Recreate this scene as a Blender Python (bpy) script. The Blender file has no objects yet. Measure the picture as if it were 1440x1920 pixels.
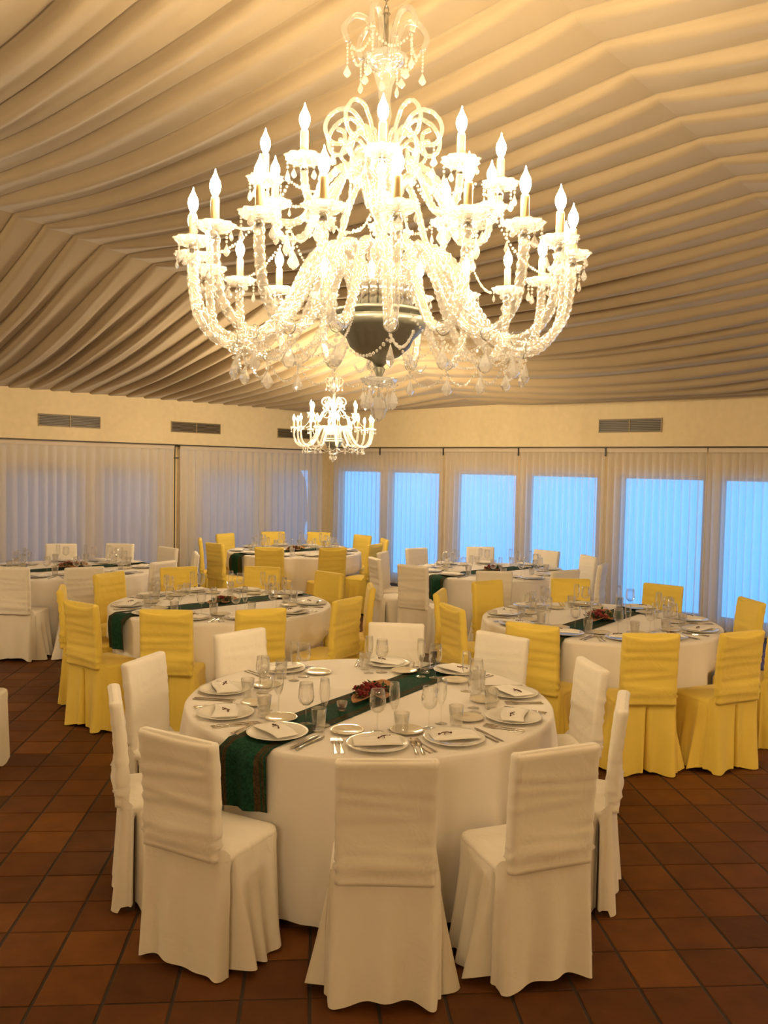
import bpy, math, random
from math import sin, cos, pi, radians, sqrt, exp, atan2, floor, hypot
from mathutils import Vector, Matrix
random.seed(7)
S = bpy.context.scene
COL = S.collection

# ------------------------------------------------------------------ camera
CAM_H = 2.0
cd = bpy.data.cameras.new('camera'); cam = bpy.data.objects.new('camera', cd); COL.objects.link(cam)
cd.sensor_fit = 'VERTICAL'; cd.sensor_height = 32.0; cd.lens = 1615.3 / 1920 * 32.0
cd.clip_start = 0.05; cd.clip_end = 200
PITCH, ROLL = 0.0517, 0.0201
cam.matrix_world = (Matrix.Translation((0, 0, CAM_H)) @ Matrix.Rotation(pi/2 - PITCH, 4, 'X')
                    @ Matrix.Rotation(ROLL, 4, 'Z'))
S.camera = cam

# ------------------------------------------------------------------ light and exposure
S.view_settings.view_transform = 'Standard'; S.view_settings.look = 'None'
S.view_settings.gamma = 1.0; S.view_settings.use_curve_mapping = False
S.view_settings.exposure = 1.22
BULB, BULB2 = 185.0, 370.0                       # emission strength of the candle bulbs
W = bpy.data.worlds.new('dusk'); S.world = W; W.use_nodes = True
wn = W.node_tree.nodes; wl = W.node_tree.links
bg = wn['Background']; bg.inputs['Strength'].default_value = 1.0
tc = wn.new('ShaderNodeTexCoord'); sp = wn.new('ShaderNodeSeparateXYZ'); cr = wn.new('ShaderNodeValToRGB')
wl.new(tc.outputs['Generated'], sp.inputs[0]); wl.new(sp.outputs['Z'], cr.inputs[0]); wl.new(cr.outputs[0], bg.inputs[0])
SKYC = (0.10, 0.52, 1.22)
cr.color_ramp.elements[0].position = 0.0; cr.color_ramp.elements[0].color = (SKYC[0]*1.0, SKYC[1]*1.0, SKYC[2]*1.0, 1)
cr.color_ramp.elements[1].position = 0.6; cr.color_ramp.elements[1].color = (SKYC[0]*.8, SKYC[1]*.8, SKYC[2]*.9, 1)
try:
    S.cycles.max_bounces = 10; S.cycles.transparent_max_bounces = 32
    S.cycles.diffuse_bounces = 4; S.cycles.glossy_bounces = 3; S.cycles.transmission_bounces = 6
    S.cycles.caustics_reflective = False; S.cycles.caustics_refractive = False
    S.cycles.sample_clamp_indirect = 4.0
except Exception: pass

# ------------------------------------------------------------------ helpers
def mesh(name, V, F, smooth=True):
    me = bpy.data.meshes.new(name); me.from_pydata([tuple(v) for v in V], [], F)
    if smooth: me.polygons.foreach_set('use_smooth', [True]*len(me.polygons))
    me.update(); return me
def obj(name, me, m=None, parent=None, loc=None, rot=None, **kw):
    o = bpy.data.objects.new(name, me); COL.objects.link(o)
    if m is not None and not me.materials: me.materials.append(m)
    if parent is not None: o.parent = parent
    if loc is not None: o.location = loc
    if rot is not None: o.rotation_euler = rot
    for k, v in kw.items(): o[k] = v
    return o
def empty(name, loc=(0, 0, 0), rot=(0, 0, 0), **kw):
    o = bpy.data.objects.new(name, None); COL.objects.link(o); o.location = loc; o.rotation_euler = rot
    o.empty_display_size = .1
    for k, v in kw.items(): o[k] = v
    return o
def copy_tree(o, kids, parent=None):
    c = o.copy(); COL.objects.link(c); c.parent = parent
    for ch in kids.get(o, ()): copy_tree(ch, kids, c)
    return c
def kidmap(root):
    d = {}
    def rec(o):
        d[o] = list(o.children)
        for c in o.children: rec(c)
    rec(root); return d
def box(x0, x1, y0, y1, z0, z1, V=None, F=None):
    V = [] if V is None else V; F = [] if F is None else F
    n = len(V)
    V += [(x0,y0,z0),(x1,y0,z0),(x1,y1,z0),(x0,y1,z0),(x0,y0,z1),(x1,y0,z1),(x1,y1,z1),(x0,y1,z1)]
    F += [(n,n+3,n+2,n+1),(n+4,n+5,n+6,n+7),(n,n+1,n+5,n+4),(n+1,n+2,n+6,n+5),(n+2,n+3,n+7,n+6),(n+3,n,n+4,n+7)]
    return V, F
def lathe(prof, seg=24, V=None, F=None, wob=None, close=False):
    V = [] if V is None else V; F = [] if F is None else F
    n0 = len(V)
    for i, (r, z) in enumerate(prof):
        for j in range(seg):
            a = 2*pi*j/seg; rr = r*(wob(i, a) if wob else 1)
            V.append((rr*cos(a), rr*sin(a), z))
    for i in range(len(prof)-1):
        for j in range(seg):
            a, b = n0+i*seg+j, n0+i*seg+(j+1) % seg
            F.append((a, b, b+seg, a+seg))
    return V, F
def catmull(P, n=8):
    out = []
    Q = [2*Vector(P[0])-Vector(P[1])]+[Vector(p) for p in P]+[2*Vector(P[-1])-Vector(P[-2])]
    for i in range(1, len(Q)-2):
        for k in range(n):
            t = k/n; a, b, c, d = Q[i-1], Q[i], Q[i+1], Q[i+2]
            out.append(.5*((2*b)+(c-a)*t+(2*a-5*b+4*c-d)*t*t+(3*b-a-3*c+d)*t**3))
    out.append(Q[-2]); return out
def tube(path, r, seg=8, V=None, F=None, twist=0, lobes=3, amp=.0, cap=True):
    V = [] if V is None else V; F = [] if F is None else F
    path = [Vector(p) for p in path]; n0 = len(V); N = len(path)
    up = Vector((0.13, 0.21, 0.97)); s = 0
    ref = None
    for i, p in enumerate(path):
        t = (path[min(i+1, N-1)]-path[max(i-1, 0)]).normalized()
        if ref is None:
            ref = t.cross(up).normalized() if abs(t.dot(up)) < .98 else t.cross(Vector((1, 0, 0))).normalized()
        ref = (ref-t*ref.dot(t)).normalized(); bi = t.cross(ref)
        if i: s += (p-path[i-1]).length
        rr = r(i/(N-1)) if callable(r) else r
        for j in range(seg):
            a = 2*pi*j/seg; q = rr*(1+amp*cos(lobes*a-twist*s))
            V.append(tuple(p+ref*q*cos(a)+bi*q*sin(a)))
    for i in range(N-1):
        for j in range(seg):
            a, b = n0+i*seg+j, n0+i*seg+(j+1) % seg
            F.append((a, b, b+seg, a+seg))
    if cap:
        F.append(tuple(n0+j for j in reversed(range(seg)))); F.append(tuple(n0+(N-1)*seg+j for j in range(seg)))
    return V, F
def bead(c, r, V, F, sz=1.0, n=6):
    n0 = len(V); x, y, z = c
    V.append((x, y, z+r*sz))
    for rr, zz in ((.8, .55), (.8, -.55)):
        for j in range(n):
            a = 2*pi*j/n; V.append((x+r*rr*cos(a), y+r*rr*sin(a), z+r*zz*sz))
    V.append((x, y, z-r*sz))
    for j in range(n):
        k = (j+1) % n
        F.append((n0, n0+1+j, n0+1+k)); F.append((n0+1+j, n0+1+n+j, n0+1+n+k, n0+1+k)); F.append((n0+2*n+1, n0+1+n+k, n0+1+n+j))
def drop(c, w, h, V, F, n=8):
    """faceted pear shaped pendant hanging from c"""
    n0 = len(V); x, y, z = c
    V.append((x, y, z))
    for rr, zz in ((.35, -.2), (.85, -.52), (1, -.68), (.6, -.88)):
        for j in range(n):
            a = 2*pi*j/n; V.append((x+w*rr*cos(a), y+w*.55*rr*sin(a), z+h*zz))
    V.append((x, y, z-h))
    for j in range(n):
        k = (j+1) % n
        F.append((n0, n0+1+j, n0+1+k))
        for q in range(3): F.append((n0+1+q*n+j, n0+1+(q+1)*n+j, n0+1+(q+1)*n+k, n0+1+q*n+k))
        F.append((n0+4*n+1, n0+1+3*n+k, n0+1+3*n+j))
def sm(x): x = max(0., min(1., x)); return x*x*(3-2*x)
def h1(i): return (sin(i*127.1+3.7)*43758.5453) % 1.0
def n1(x):
    i = floor(x); f = x-i; f = f*f*(3-2*f); return h1(i)*(1-f)+h1(i+1)*f

# ------------------------------------------------------------------ materials
def mat(name): 
    m = bpy.data.materials.new(name); m.use_nodes = True; nt = m.node_tree
    return m, nt.nodes, nt.links, nt.nodes['Principled BSDF']
def cloth_mat(name, c, c2=None, scale=900, bump=.12, rough=.85, sheen=.2, wr=.0):
    m, n, l, b = mat(name); b.inputs['Roughness'].default_value = rough
    b.inputs['Sheen Weight'].default_value = sheen
    t = n.new('ShaderNodeTexCoord'); no = n.new('ShaderNodeTexNoise'); no.inputs['Scale'].default_value = 2.5; no.inputs['Detail'].default_value = 4
    l.new(t.outputs['Object'], no.inputs['Vector'])
    mx = n.new('ShaderNodeMix'); mx.data_type = 'RGBA'; mx.inputs[6].default_value = (*c, 1); mx.inputs[7].default_value = (*(c2 or [x*.93 for x in c]), 1)
    l.new(no.outputs['Fac'], mx.inputs[0]); l.new(mx.outputs[2], b.inputs['Base Color'])
    w = n.new('ShaderNodeTexNoise'); w.inputs['Scale'].default_value = scale; w.inputs['Detail'].default_value = 2; l.new(t.outputs['Object'], w.inputs['Vector'])
    bp = n.new('ShaderNodeBump'); bp.inputs['Strength'].default_value = bump; bp.inputs['Distance'].default_value = .001
    l.new(w.outputs['Fac'], bp.inputs['Height']); l.new(bp.outputs[0], b.inputs['Normal'])
    if wr:
        w2 = n.new('ShaderNodeTexNoise'); w2.inputs['Scale'].default_value = 9; w2.inputs['Detail'].default_value = 5; w2.inputs['Distortion'].default_value = 1.2
        l.new(t.outputs['Object'], w2.inputs['Vector'])
        b2 = n.new('ShaderNodeBump'); b2.inputs['Strength'].default_value = wr; b2.inputs['Distance'].default_value = .02
        l.new(w2.outputs['Fac'], b2.inputs['Height']); l.new(b2.outputs[0], bp.inputs['Normal'])
    return m
def plain(name, c, rough=.5, metal=0., bump=0., bs=60):
    m, n, l, b = mat(name); b.inputs['Base Color'].default_value = (*c, 1); b.inputs['Roughness'].default_value = rough; b.inputs['Metallic'].default_value = metal
    t = n.new('ShaderNodeTexCoord'); no = n.new('ShaderNodeTexNoise'); no.inputs['Scale'].default_value = bs; l.new(t.outputs['Object'], no.inputs['Vector'])
    mx = n.new('ShaderNodeMix'); mx.data_type = 'RGBA'; mx.inputs[6].default_value = (*c, 1); mx.inputs[7].default_value = (*[x*.85 for x in c], 1)
    l.new(no.outputs['Fac'], mx.inputs[0]); l.new(mx.outputs[2], b.inputs['Base Color'])
    if bump:
        bp = n.new('ShaderNodeBump'); bp.inputs['Strength'].default_value = bump; bp.inputs['Distance'].default_value = .004
        l.new(no.outputs['Fac'], bp.inputs['Height']); l.new(bp.outputs[0], b.inputs['Normal'])
    return m
M_white = cloth_mat('ivory_cotton', (.85, .785, .68), wr=.25)
M_yellow = cloth_mat('yellow_cotton', (.82, .62, .11), (.78, .57, .09), wr=.25)
M_table = cloth_mat('table_linen', (.85, .79, .72), wr=.08)
M_napkin = cloth_mat('napkin_linen', (.87, .82, .75), wr=.05)
M_ceil = cloth_mat('draped_canvas', (.42, .325, .205), (.37, .28, .17), scale=300, bump=.1, wr=.05)
M_wall = plain('cream_plaster', (.78, .64, .40), .8, bump=.05, bs=12)
M_post = plain('cream_paint', (.62, .52, .40), .6, bs=8)
M_grout = plain('dark_grout', (.045, .030, .018), .9, bump=.3, bs=90)
M_dark = plain('dark_metal', (.02, .017, .014), .5)
M_vent = plain('vent_paint', (.36, .27, .14), .5)
M_wood = plain('dark_wood', (.05, .028, .015), .5)
M_china = plain('white_china', (.84, .80, .72), .08, bs=3)
M_bread = plain('cream_china', (.74, .66, .50), .1, bs=3)
M_steel = plain('polished_steel', (.70, .66, .60), .14, 1.)
M_twig = plain('brown_twig', (.10, .03, .02), .8)
M_bark = plain('curled_bark', (.42, .20, .08), .7, bump=.6, bs=25)
M_red = plain('dried_red_flower', (.28, .03, .03), .7, bump=.6, bs=90)
M_pink = plain('dusty_pink_flower', (.45, .18, .14), .7, bump=.6, bs=90)
M_green = plain('dark_foliage', (.03, .07, .02), .6)
M_slv = plain('gold_candle_sleeve', (.72, .52, .26), .45)
M_chrome = plain('chrome', (.62, .60, .57), .12, 1.)
M_hub = plain('smoked_metal', (.30, .30, .25), .3, .6)
M_hedge = plain('dusk_hedge', (.05, .07, .09), .9, bs=4)
M_garden = plain('garden_gravel', (.10, .12, .14), .9, bs=2)

def tile_mat(name, island):
    m, n, l, b = mat(name)
    oi = n.new('ShaderNodeNewGeometry') if island else n.new('ShaderNodeObjectInfo')
    rnd = oi.outputs['Random Per Island'] if island else oi.outputs['Random']
    r = n.new('ShaderNodeValToRGB'); e = r.color_ramp.elements
    e[0].color = (.070, .024, .005, 1); e[1].color = (.19, .068, .011, 1); e[1].position = 1
    q = r.color_ramp.elements.new(.35); q.color = (.145, .049, .008, 1); q = r.color_ramp.elements.new(.65); q.color = (.105, .035, .007, 1)
    l.new(rnd, r.inputs[0])
    g = n.new('ShaderNodeNewGeometry')
    no = n.new('ShaderNodeTexNoise'); no.inputs['Scale'].default_value = 7; no.inputs['Detail'].default_value = 6; l.new(g.outputs['Position'], no.inputs['Vector'])
    mx = n.new('ShaderNodeMix'); mx.data_type = 'RGBA'; mx.blend_type = 'MULTIPLY'; mx.inputs[0].default_value = .55
    rr = n.new('ShaderNodeValToRGB'); rr.color_ramp.elements[0].color = (.55, .5, .45, 1); rr.color_ramp.elements[1].color = (1.15, 1.1, 1.05, 1)
    rr.color_ramp.elements[0].position = .3; rr.color_ramp.elements[1].position = .7
    l.new(no.outputs['Fac'], rr.inputs[0]); l.new(r.outputs[0], mx.inputs[6]); l.new(rr.outputs[0], mx.inputs[7]); l.new(mx.outputs[2], b.inputs['Base Color'])
    b.inputs['Roughness'].default_value = .6; b.inputs['Specular IOR Level'].default_value = .25
    n2 = n.new('ShaderNodeTexNoise'); n2.inputs['Scale'].default_value = 40; n2.inputs['Detail'].default_value = 5; l.new(g.outputs['Position'], n2.inputs['Vector'])
    bp = n.new('ShaderNodeBump'); bp.inputs['Strength'].default_value = .35; bp.inputs['Distance'].default_value = .003
    l.new(n2.outputs['Fac'], bp.inputs['Height']); l.new(bp.outputs[0], b.inputs['Normal'])
    return m
M_tile = tile_mat('terracotta', False); M_tile2 = tile_mat('terracotta_field', True)

def sheer_mat(name, tr, c, tl=.5):
    m, n, l, b = mat(name); out = n['Material Output']; n.remove(b)
    t = n.new('ShaderNodeBsdfTransparent'); d = n.new('ShaderNodeBsdfDiffuse'); s = n.new('ShaderNodeBsdfTranslucent')
    d.inputs[0].default_value = (*c, 1); s.inputs[0].default_value = (*c, 1)
    a = n.new('ShaderNodeMixShader'); a.inputs[0].default_value = tl; l.new(d.outputs[0], a.inputs[1]); l.new(s.outputs[0], a.inputs[2])
    f = n.new('ShaderNodeMixShader'); l.new(a.outputs[0], f.inputs[1]); l.new(t.outputs[0], f.inputs[2])
    # a voile seen edge on in its folds is denser
    lw = n.new('ShaderNodeLayerWeight'); lw.inputs[0].default_value = .35
    mp = n.new('ShaderNodeMapRange'); mp.inputs[1].default_value = 0; mp.inputs[2].default_value = .9; mp.inputs[3].default_value = tr; mp.inputs[4].default_value = tr*.08
    l.new(lw.outputs['Facing'], mp.inputs[0]); l.new(mp.outputs[0], f.inputs[0]); l.new(f.outputs[0], out.inputs[0])
    return m
M_sheer = sheer_mat('voile', .40, (.86, .80, .74), .5)
M_sheer_dense = sheer_mat('dense_voile', .22, (.80, .74, .69), .25)
M_tape = sheer_mat('curtain_tape', .05, (.80, .70, .58), .25)

def glass_mat(name, tint=(1, 1, 1), body=.0, refl=1., rough=.02, blend=.25):
    m, n, l, b = mat(name); out = n['Material Output']; n.remove(b)
    t = n.new('ShaderNodeBsdfTransparent'); t.inputs[0].default_value = (*tint, 1)
    g = n.new('ShaderNodeBsdfGlossy'); g.inputs['Roughness'].default_value = rough; g.inputs[0].default_value = (refl, refl, refl*.97, 1)
    lw = n.new('ShaderNodeLayerWeight'); lw.inputs[0].default_value = blend
    a = n.new('ShaderNodeMixShader'); l.new(lw.outputs['Facing'], a.inputs[0]); l.new(t.outputs[0], a.inputs[1]); l.new(g.outputs[0], a.inputs[2])
    last = a
    if body:
        d = n.new('ShaderNodeBsdfDiffuse'); d.inputs[0].default_value = (.95, .93, .90, 1); s = n.new('ShaderNodeBsdfTranslucent'); s.inputs[0].default_value = (.95, .93, .90, 1)
        q = n.new('ShaderNodeMixShader'); q.inputs[0].default_value = .6; l.new(d.outputs[0], q.inputs[1]); l.new(s.outputs[0], q.inputs[2])
        f = n.new('ShaderNodeMixShader'); f.inputs[0].default_value = body; l.new(a.outputs[0], f.inputs[1]); l.new(q.outputs[0], f.inputs[2]); last = f
    l.new(last.outputs[0], out.inputs[0]); return m
M_pane = glass_mat('window_glass', (.94, .97, .98), blend=.12)
M_glass = glass_mat('clear_glass', (.985, .985, .98), body=.015, blend=.22)
M_arm = glass_mat('twisted_glass', (.98, .97, .95), body=.12, blend=.5, rough=.06)
M_crys = glass_mat('cut_crystal', (.97, .97, .98), body=.26, blend=.62, rough=.03)
M_votive = glass_mat('votive_glass', (.9, .8, .75), body=.1, blend=.4)

def emit(name, c, s):
    m, n, l, b = mat(name); out = n['Material Output']; n.remove(b); e = n.new('ShaderNodeEmission')
    e.inputs[0].default_value = (*c, 1); e.inputs[1].default_value = s; l.new(e.outputs[0], out.inputs[0]); return m
M_bulb = emit('lit_bulb', (1.0, .77, .45), BULB); M_bulb2 = emit('lit_bulb_small', (1.0, .77, .45), BULB2)

# runner: green brocade with brown borders; x across the runner (object space)
def runner_mat():
    m, n, l, b = mat('green_brocade'); b.inputs['Roughness'].default_value = .85; b.inputs['Specular IOR Level'].default_value = .2
    t = n.new('ShaderNodeTexCoord'); s = n.new('ShaderNodeSeparateXYZ'); l.new(t.outputs['Object'], s.inputs[0])
    ab = n.new('ShaderNodeMath'); ab.operation = 'ABSOLUTE'; l.new(s.outputs['X'], ab.inputs[0])
    r = n.new('ShaderNodeValToRGB'); r.color_ramp.interpolation = 'CONSTANT'; e = r.color_ramp.elements
    G = (.006, .042, .022, 1); B = (.045, .030, .013, 1)
    e[0].color = G; e[0].position = 0; e[1].color = B; e[1].position = .62
    for p, c in ((.80, G), (.845, B), (.93, G)): q = e.new(p); q.color = c
    sc = n.new('ShaderNodeMath'); sc.operation = 'MULTIPLY'; sc.inputs[1].default_value = 1/.13; l.new(ab.outputs[0], sc.inputs[0]); l.new(sc.outputs[0], r.inputs[0])
    v = n.new('ShaderNodeTexVoronoi'); v.inputs['Scale'].default_value = 55; v.feature = 'DISTANCE_TO_EDGE'; l.new(t.outputs['Object'], v.inputs['Vector'])
    nz = n.new('ShaderNodeTexNoise'); nz.inputs['Scale'].default_value = 30; nz.inputs['Distortion'].default_value = 3; l.new(t.outputs['Object'], nz.inputs['Vector'])
    rr = n.new('ShaderNodeValToRGB'); rr.color_ramp.elements[0].color = (.75, .75, .75, 1); rr.color_ramp.elements[1].color = (1.25, 1.25, 1.25, 1); rr.color_ramp.elements[0].position = .45; rr.color_ramp.elements[1].position = .55
    l.new(nz.outputs['Fac'], rr.inputs[0])
    mx = n.new('ShaderNodeMix'); mx.data_type = 'RGBA'; mx.blend_type = 'MULTIPLY'; mx.inputs[0].default_value = 1
    l.new(r.outputs[0], mx.inputs[6]); l.new(rr.outputs[0], mx.inputs[7]); l.new(mx.outputs[2], b.inputs['Base Color']); return m
M_run = runner_mat()

# ------------------------------------------------------------------ room frame: corner C, A along the right wall, B along the left wall
CX, CY = -1.06, 15.8
TH = radians(43.8)
Ax, Ay = cos(TH), -sin(TH)
Bx, By = -sin(TH), -cos(TH)
def W2(a, b, z=0): return (CX+a*Ax+b*Bx, CY+a*Ay+b*By, z)
RM = Matrix(((Ax, -Bx, 0, CX), (Ay, -By, 0, CY), (0, 0, 1, 0), (0, 0, 0, 1)))     # local x = a, local y = -b
def room(V): return [W2(v[0], v[1], v[2]) for v in V]
LA, LB = 15.2, 16.6
def rbox(name, boxes, m, parent=None, **kw):
    V, F = [], []
    for b_ in boxes: box(*b_, V, F)
    return obj(name, mesh(name, room(V), [tuple(reversed(f)) for f in F], False), m, parent, **kw)

# floor: grout slab with a terracotta tile for every tile near the camera
GX, GY, YAW, PT = -1.5146, 3.0426, .0805, .2552
cy_, sy_ = cos(YAW), sin(YAW)
fl = rbox('floor', [(-.35, LA+.3, -.35, LB+.3, -.15, -.004)], M_grout, kind='structure')
tv, tf = [], []
hx, hy, c_ = (PT-.013)/2, (PT-.007)/2, .004
box(-hx, hx, -hy, hy, -.004, -.0015, tv, tf); tf.pop(1); tf.pop(0)
n0 = len(tv); tv += [(-hx+c_, -hy+c_, 0), (hx-c_, -hy+c_, 0), (hx-c_, hy-c_, 0), (-hx+c_, hy-c_, 0)]
tf += [(n0, n0+1, n0+2, n0+3)] + [(4+i, 4+(i+1) % 4, n0+(i+1) % 4, n0+i) for i in range(4)]
tile_me = mesh('tile', tv, tf, False)
cand = []
for i in range(-60, 75):
    for k in range(-20, 65):
        x = GX+(i+.5)*PT*cy_-(k+.5)*PT*sy_; y = GY+(i+.5)*PT*sy_+(k+.5)*PT*cy_
        a = (x-CX)*Ax+(y-CY)*Ay; b = (x-CX)*Bx+(y-CY)*By
        if .15 < a < LA-.15 and .15 < b < LB-.15:
            hyp = hypot(x, y); vis = y > 2.3 and abs(x) < .47*y+.2
            cand.append((hyp if vis else hyp+100, x, y))
cand.sort()
for q, (d, x, y) in enumerate(cand[:296]):
    o = obj('tile', tile_me, M_tile, fl, (x, y, (h1(q)-.5)*.0016), (0, 0, YAW))
V, F = [], []
for q, (d, x, y) in enumerate(cand[296:]):
    n0 = len(V); z = (h1(q*3)-.5)*.0016
    V += [(x+v[0]*cy_-v[1]*sy_, y+v[0]*sy_+v[1]*cy_, v[2]+z) for v in tv]; F += [tuple(n0+i for i in f) for f in tf]
obj('tile_field', mesh('tile_field', V, F, False), M_tile2, fl, kind='stuff')

# walls: fascia above, window band below
ZT_L, ZT_R, ZC, WT = 2.283, 2.335, 2.97, 1.96
left_w = [(.15, 1.2), (1.4, 2.65), (3.4, 4.4), (4.6, 5.8)]+[(6.1+i*1.5, 7.3+i*1.5) for i in range(6)]
right_w = [(.13, 1.19), (1.385, 2.53), (2.87, 4.065), (4.26, 5.46), (5.79, 7.0), (7.19, 8.40), (8.72, 9.93), (10.1, 11.3), (11.65, 12.85), (13.05, 14.25)]
def window_wall(name, wins, side, length, zt):
    """side 'L': plane a=0 running in b; side 'R': plane b=0 running in a"""
    bx = []
    def add(s0, s1, d0, d1, z0, z1):
        bx.append((d0, d1, s0, s1, z0, z1) if side == 'L' else (s0, s1, d0, d1, z0, z1))
    add(-.35, length, -.30, 0, zt, 4.9)                       # fascia
    add(-.35, length, -.34, -.30, WT, 4.9)                    # lintel behind the curtain
    add(-.35, length, -.30, -.20, WT, zt)
    add(-.35, length, -.34, -.20, -.1, .12)
    s = -.35
    for w0, w1 in wins+[(length, length)]:
        if w0 > s: add(s, w0, -.34, -.20, .12, WT)
        s = w1
    w = rbox(name, bx, M_wall, kind='structure'); return w
wl_ = window_wall('wall_left', left_w, 'L', LB, ZT_L)
wr_ = window_wall('wall_right', right_w, 'R', LA, ZT_R)
rbox('wall_back', [(LA, LA+.2, -.3, LB+.2, -.1, 6)], M_wall, kind='structure')
rbox('wall_front', [(-.3, LA+.2, LB, LB+.2, -.1, 6)], M_wall, kind='structure')
nwin = 0
for side, wins in (('L', left_w), ('R', right_w)):
    for w0, w1 in wins:
        nwin += 1
        def R4(s0, s1, d0, d1, z0, z1): return (d0, d1, s0, s1, z0, z1) if side == 'L' else (s0, s1, d0, d1, z0, z1)
        fr = rbox('window_%d' % nwin, [R4(w0, w0+.045, -.30, -.24, .12, WT), R4(w1-.045, w1, -.30, -.24, .12, WT), R4(w0+.045, w1-.045, -.30, -.24, .12, .17), R4(w0+.045, w1-.045, -.30, -.24, WT-.045, WT)], M_post, kind='structure')
        rbox('window_pane', [R4(w0+.045, w1-.045, -.274, -.268, .17, WT-.045)], M_pane, fr)
# dark curtain rail under each fascia
rbox('trim_1', [(-.19, -.155, 0, LB, ZT_L-.018, ZT_L)], M_dark, kind='structure')
rbox('trim_2', [(0, LA, -.19, -.155, ZT_R-.018, ZT_R)], M_dark, kind='structure')
rbox('trim_3', [(-.004, .004, 0, LB, ZT_L, ZT_L+.012)], M_dark, kind='structure')
rbox('trim_4', [(0, LA, -.004, .004, ZT_R, ZT_R+.012)], M_dark, kind='structure')

for q, a in enumerate((1.259, 2.69, 4.16, 5.617)):
    rbox('trim_%d' % (5+q), [(a-.010, a+.010, -.095, -.080, ZT_R-.12, ZT_R-.004)], M_dark, kind='structure')

# vents in the fascia
def vent(side, s0, s1, z0, z1, label, grp=None):
    def R4(a, b, d0, d1, e, f): return (d0, d1, a, b, e, f) if side == 'L' else (a, b, d0, d1, e, f)
    r = empty('air_vent', W2(0.0, s0, z0) if side == 'L' else W2(s0, 0.0, z0), label=label, category='vent')
    def p(name, bs, m):
        o = rbox(name, bs, m); o.parent = r; o.matrix_parent_inverse = Matrix.Translation(r.location).inverted(); return o
    p('backing', [R4(s0, s1, .001, .004, z0, z1)], M_dark)
    t = .012
    p('frame', [R4(s0-t, s0, .001, .014, z0-t, z1+t), R4(s1, s1+t, .001, .014, z0-t, z1+t), R4(s0, s1, .001, .014, z0-t, z0), R4(s0, s1, .001, .014, z1, z1+t)], M_vent)
    p('divider', [R4((s0+s1)/2-.006, (s0+s1)/2+.006, .004, .013, z0, z1)], M_vent)
    n = 7
    for i in range(n):
        z = z0+(i+.5)*(z1-z0)/n
        p('slat', [R4(s0, s1, .005, .012, z-.0022, z+.0022)], M_vent)
vent('L', 4.48, 5.38, 2.488, 2.64, 'long slatted air vent in the left fascia, nearest the camera')
vent('L', 2.375, 3.275, 2.495, 2.64, 'long slatted air vent in the left fascia above the curtain gap')
vent('L', .30, 1.165, 2.488, 2.63, 'slatted air vent beside the small distant chandelier')
vent('R', 5.565, 6.465, 2.546, 2.71, 'slatted air vent in the right hand fascia above the blue windows')

# sheer curtains
def curtain(side, s0, s1, zt, label, dense, seed, depth=.045, pitch=.078):
    if dense: depth, pitch = .060, .145
    V, F = [], []
    n = int((s1-s0)/.008)
    zs = [zt-.006, zt-.05, zt-.10, zt-.25, zt-.6, zt-1.2, .9, .35, .03]
    for i in range(n+1):
        s = s0+(s1-s0)*i/n
        wp = s+.05*n1(s*3+seed)
        ph = wp/pitch
        for z in zs:
            t = (zt-z)/(zt-.03)
            dd = depth*(.35+.65*sm((zt-z)/.35)) if z < zt-.06 else .006
            off = dd*(abs(sin(pi*ph))**1.3-.5) + .018*t*(n1(s*2.2+seed*3+t*.8)-.5)
            pull = .03*t*(n1(s*5+seed)-.5)
            d = -.11+off
            V.append((d, s+pull, z) if side == 'L' else (s+pull, d, z))
    m = len(zs)
    for i in range(n):
        for j in range(m-1):
            a = i*m+j; F.append((a, a+m, a+m+1, a+1))
    root = obj('sheer_curtain', mesh('sheer_curtain', room(V), F), M_sheer_dense if dense else M_sheer, label=label, category='curtain', group='sheer curtains along the %s wall' % ('left' if side == 'L' else 'right'))
    V, F = [], []
    if side == 'L': box(-.104, -.092, s0, s1, zt-.062, zt-.004, V, F)
    else: box(s0, s1, -.104, -.092, zt-.062, zt-.004, V, F)
    obj('heading_tape', mesh('heading_tape', room(V), F, False), M_tape, root)
    return root
curtain('L', .03, 3.055, ZT_L, 'long pleated sheer curtain on the left wall, between gap and far corner', True, 2)
curtain('L', 3.16, 6.9, ZT_L, 'long pleated sheer curtain at the left edge, left of the dark gap', True, 9)
curtain('L', 6.95, 16.3, ZT_L, 'sheer curtain on the left wall beyond the frame edge', True, 5)
rl = ['first sheer curtain right of the far corner, behind the far yellow chairs', 'second sheer curtain right of the far corner, behind the white chairs', 'third sheer curtain right of the corner, behind the far right table',
      'fourth sheer curtain right of the corner, just left of the vent', 'blue backlit sheer curtain below the right hand vent', 'sheer curtain at the right edge of the photo']
bd = [.04, 1.259, 2.69, 4.16, 5.617, 7.06, 8.52]
for i in range(6): curtain('R', bd[i]+.008, bd[i+1]-.008, ZT_R, rl[i], False, 20+i, depth=.055, pitch=.105)
curtain('R', 8.53, 15.0, ZT_R, 'sheer curtain on the right wall beyond the frame edge', False, 31, pitch=.12)
# bracket and cord in the gap of the left curtains
r = empty('curtain_cord', W2(-.10, 3.14, 2.27), label='dark cord and bracket hanging in the gap between the left curtains', category='cord')
V, F = box(-.1205, -.11, 3.068, 3.15, 2.075, 2.092)
o = obj('bracket', mesh('bracket', room(V), F, False), M_dark, r); o.matrix_parent_inverse = Matrix.Translation(r.location).inverted()
V, F = tube([W2(-.105, 3.145, 2.28), W2(-.105, 3.145, 1.2), W2(-.105, 3.143, .05)], .008, 6)
o = obj('cord', mesh('cord', V, F), M_dark, r); o.matrix_parent_inverse = Matrix.Translation(r.location).inverted()

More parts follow.
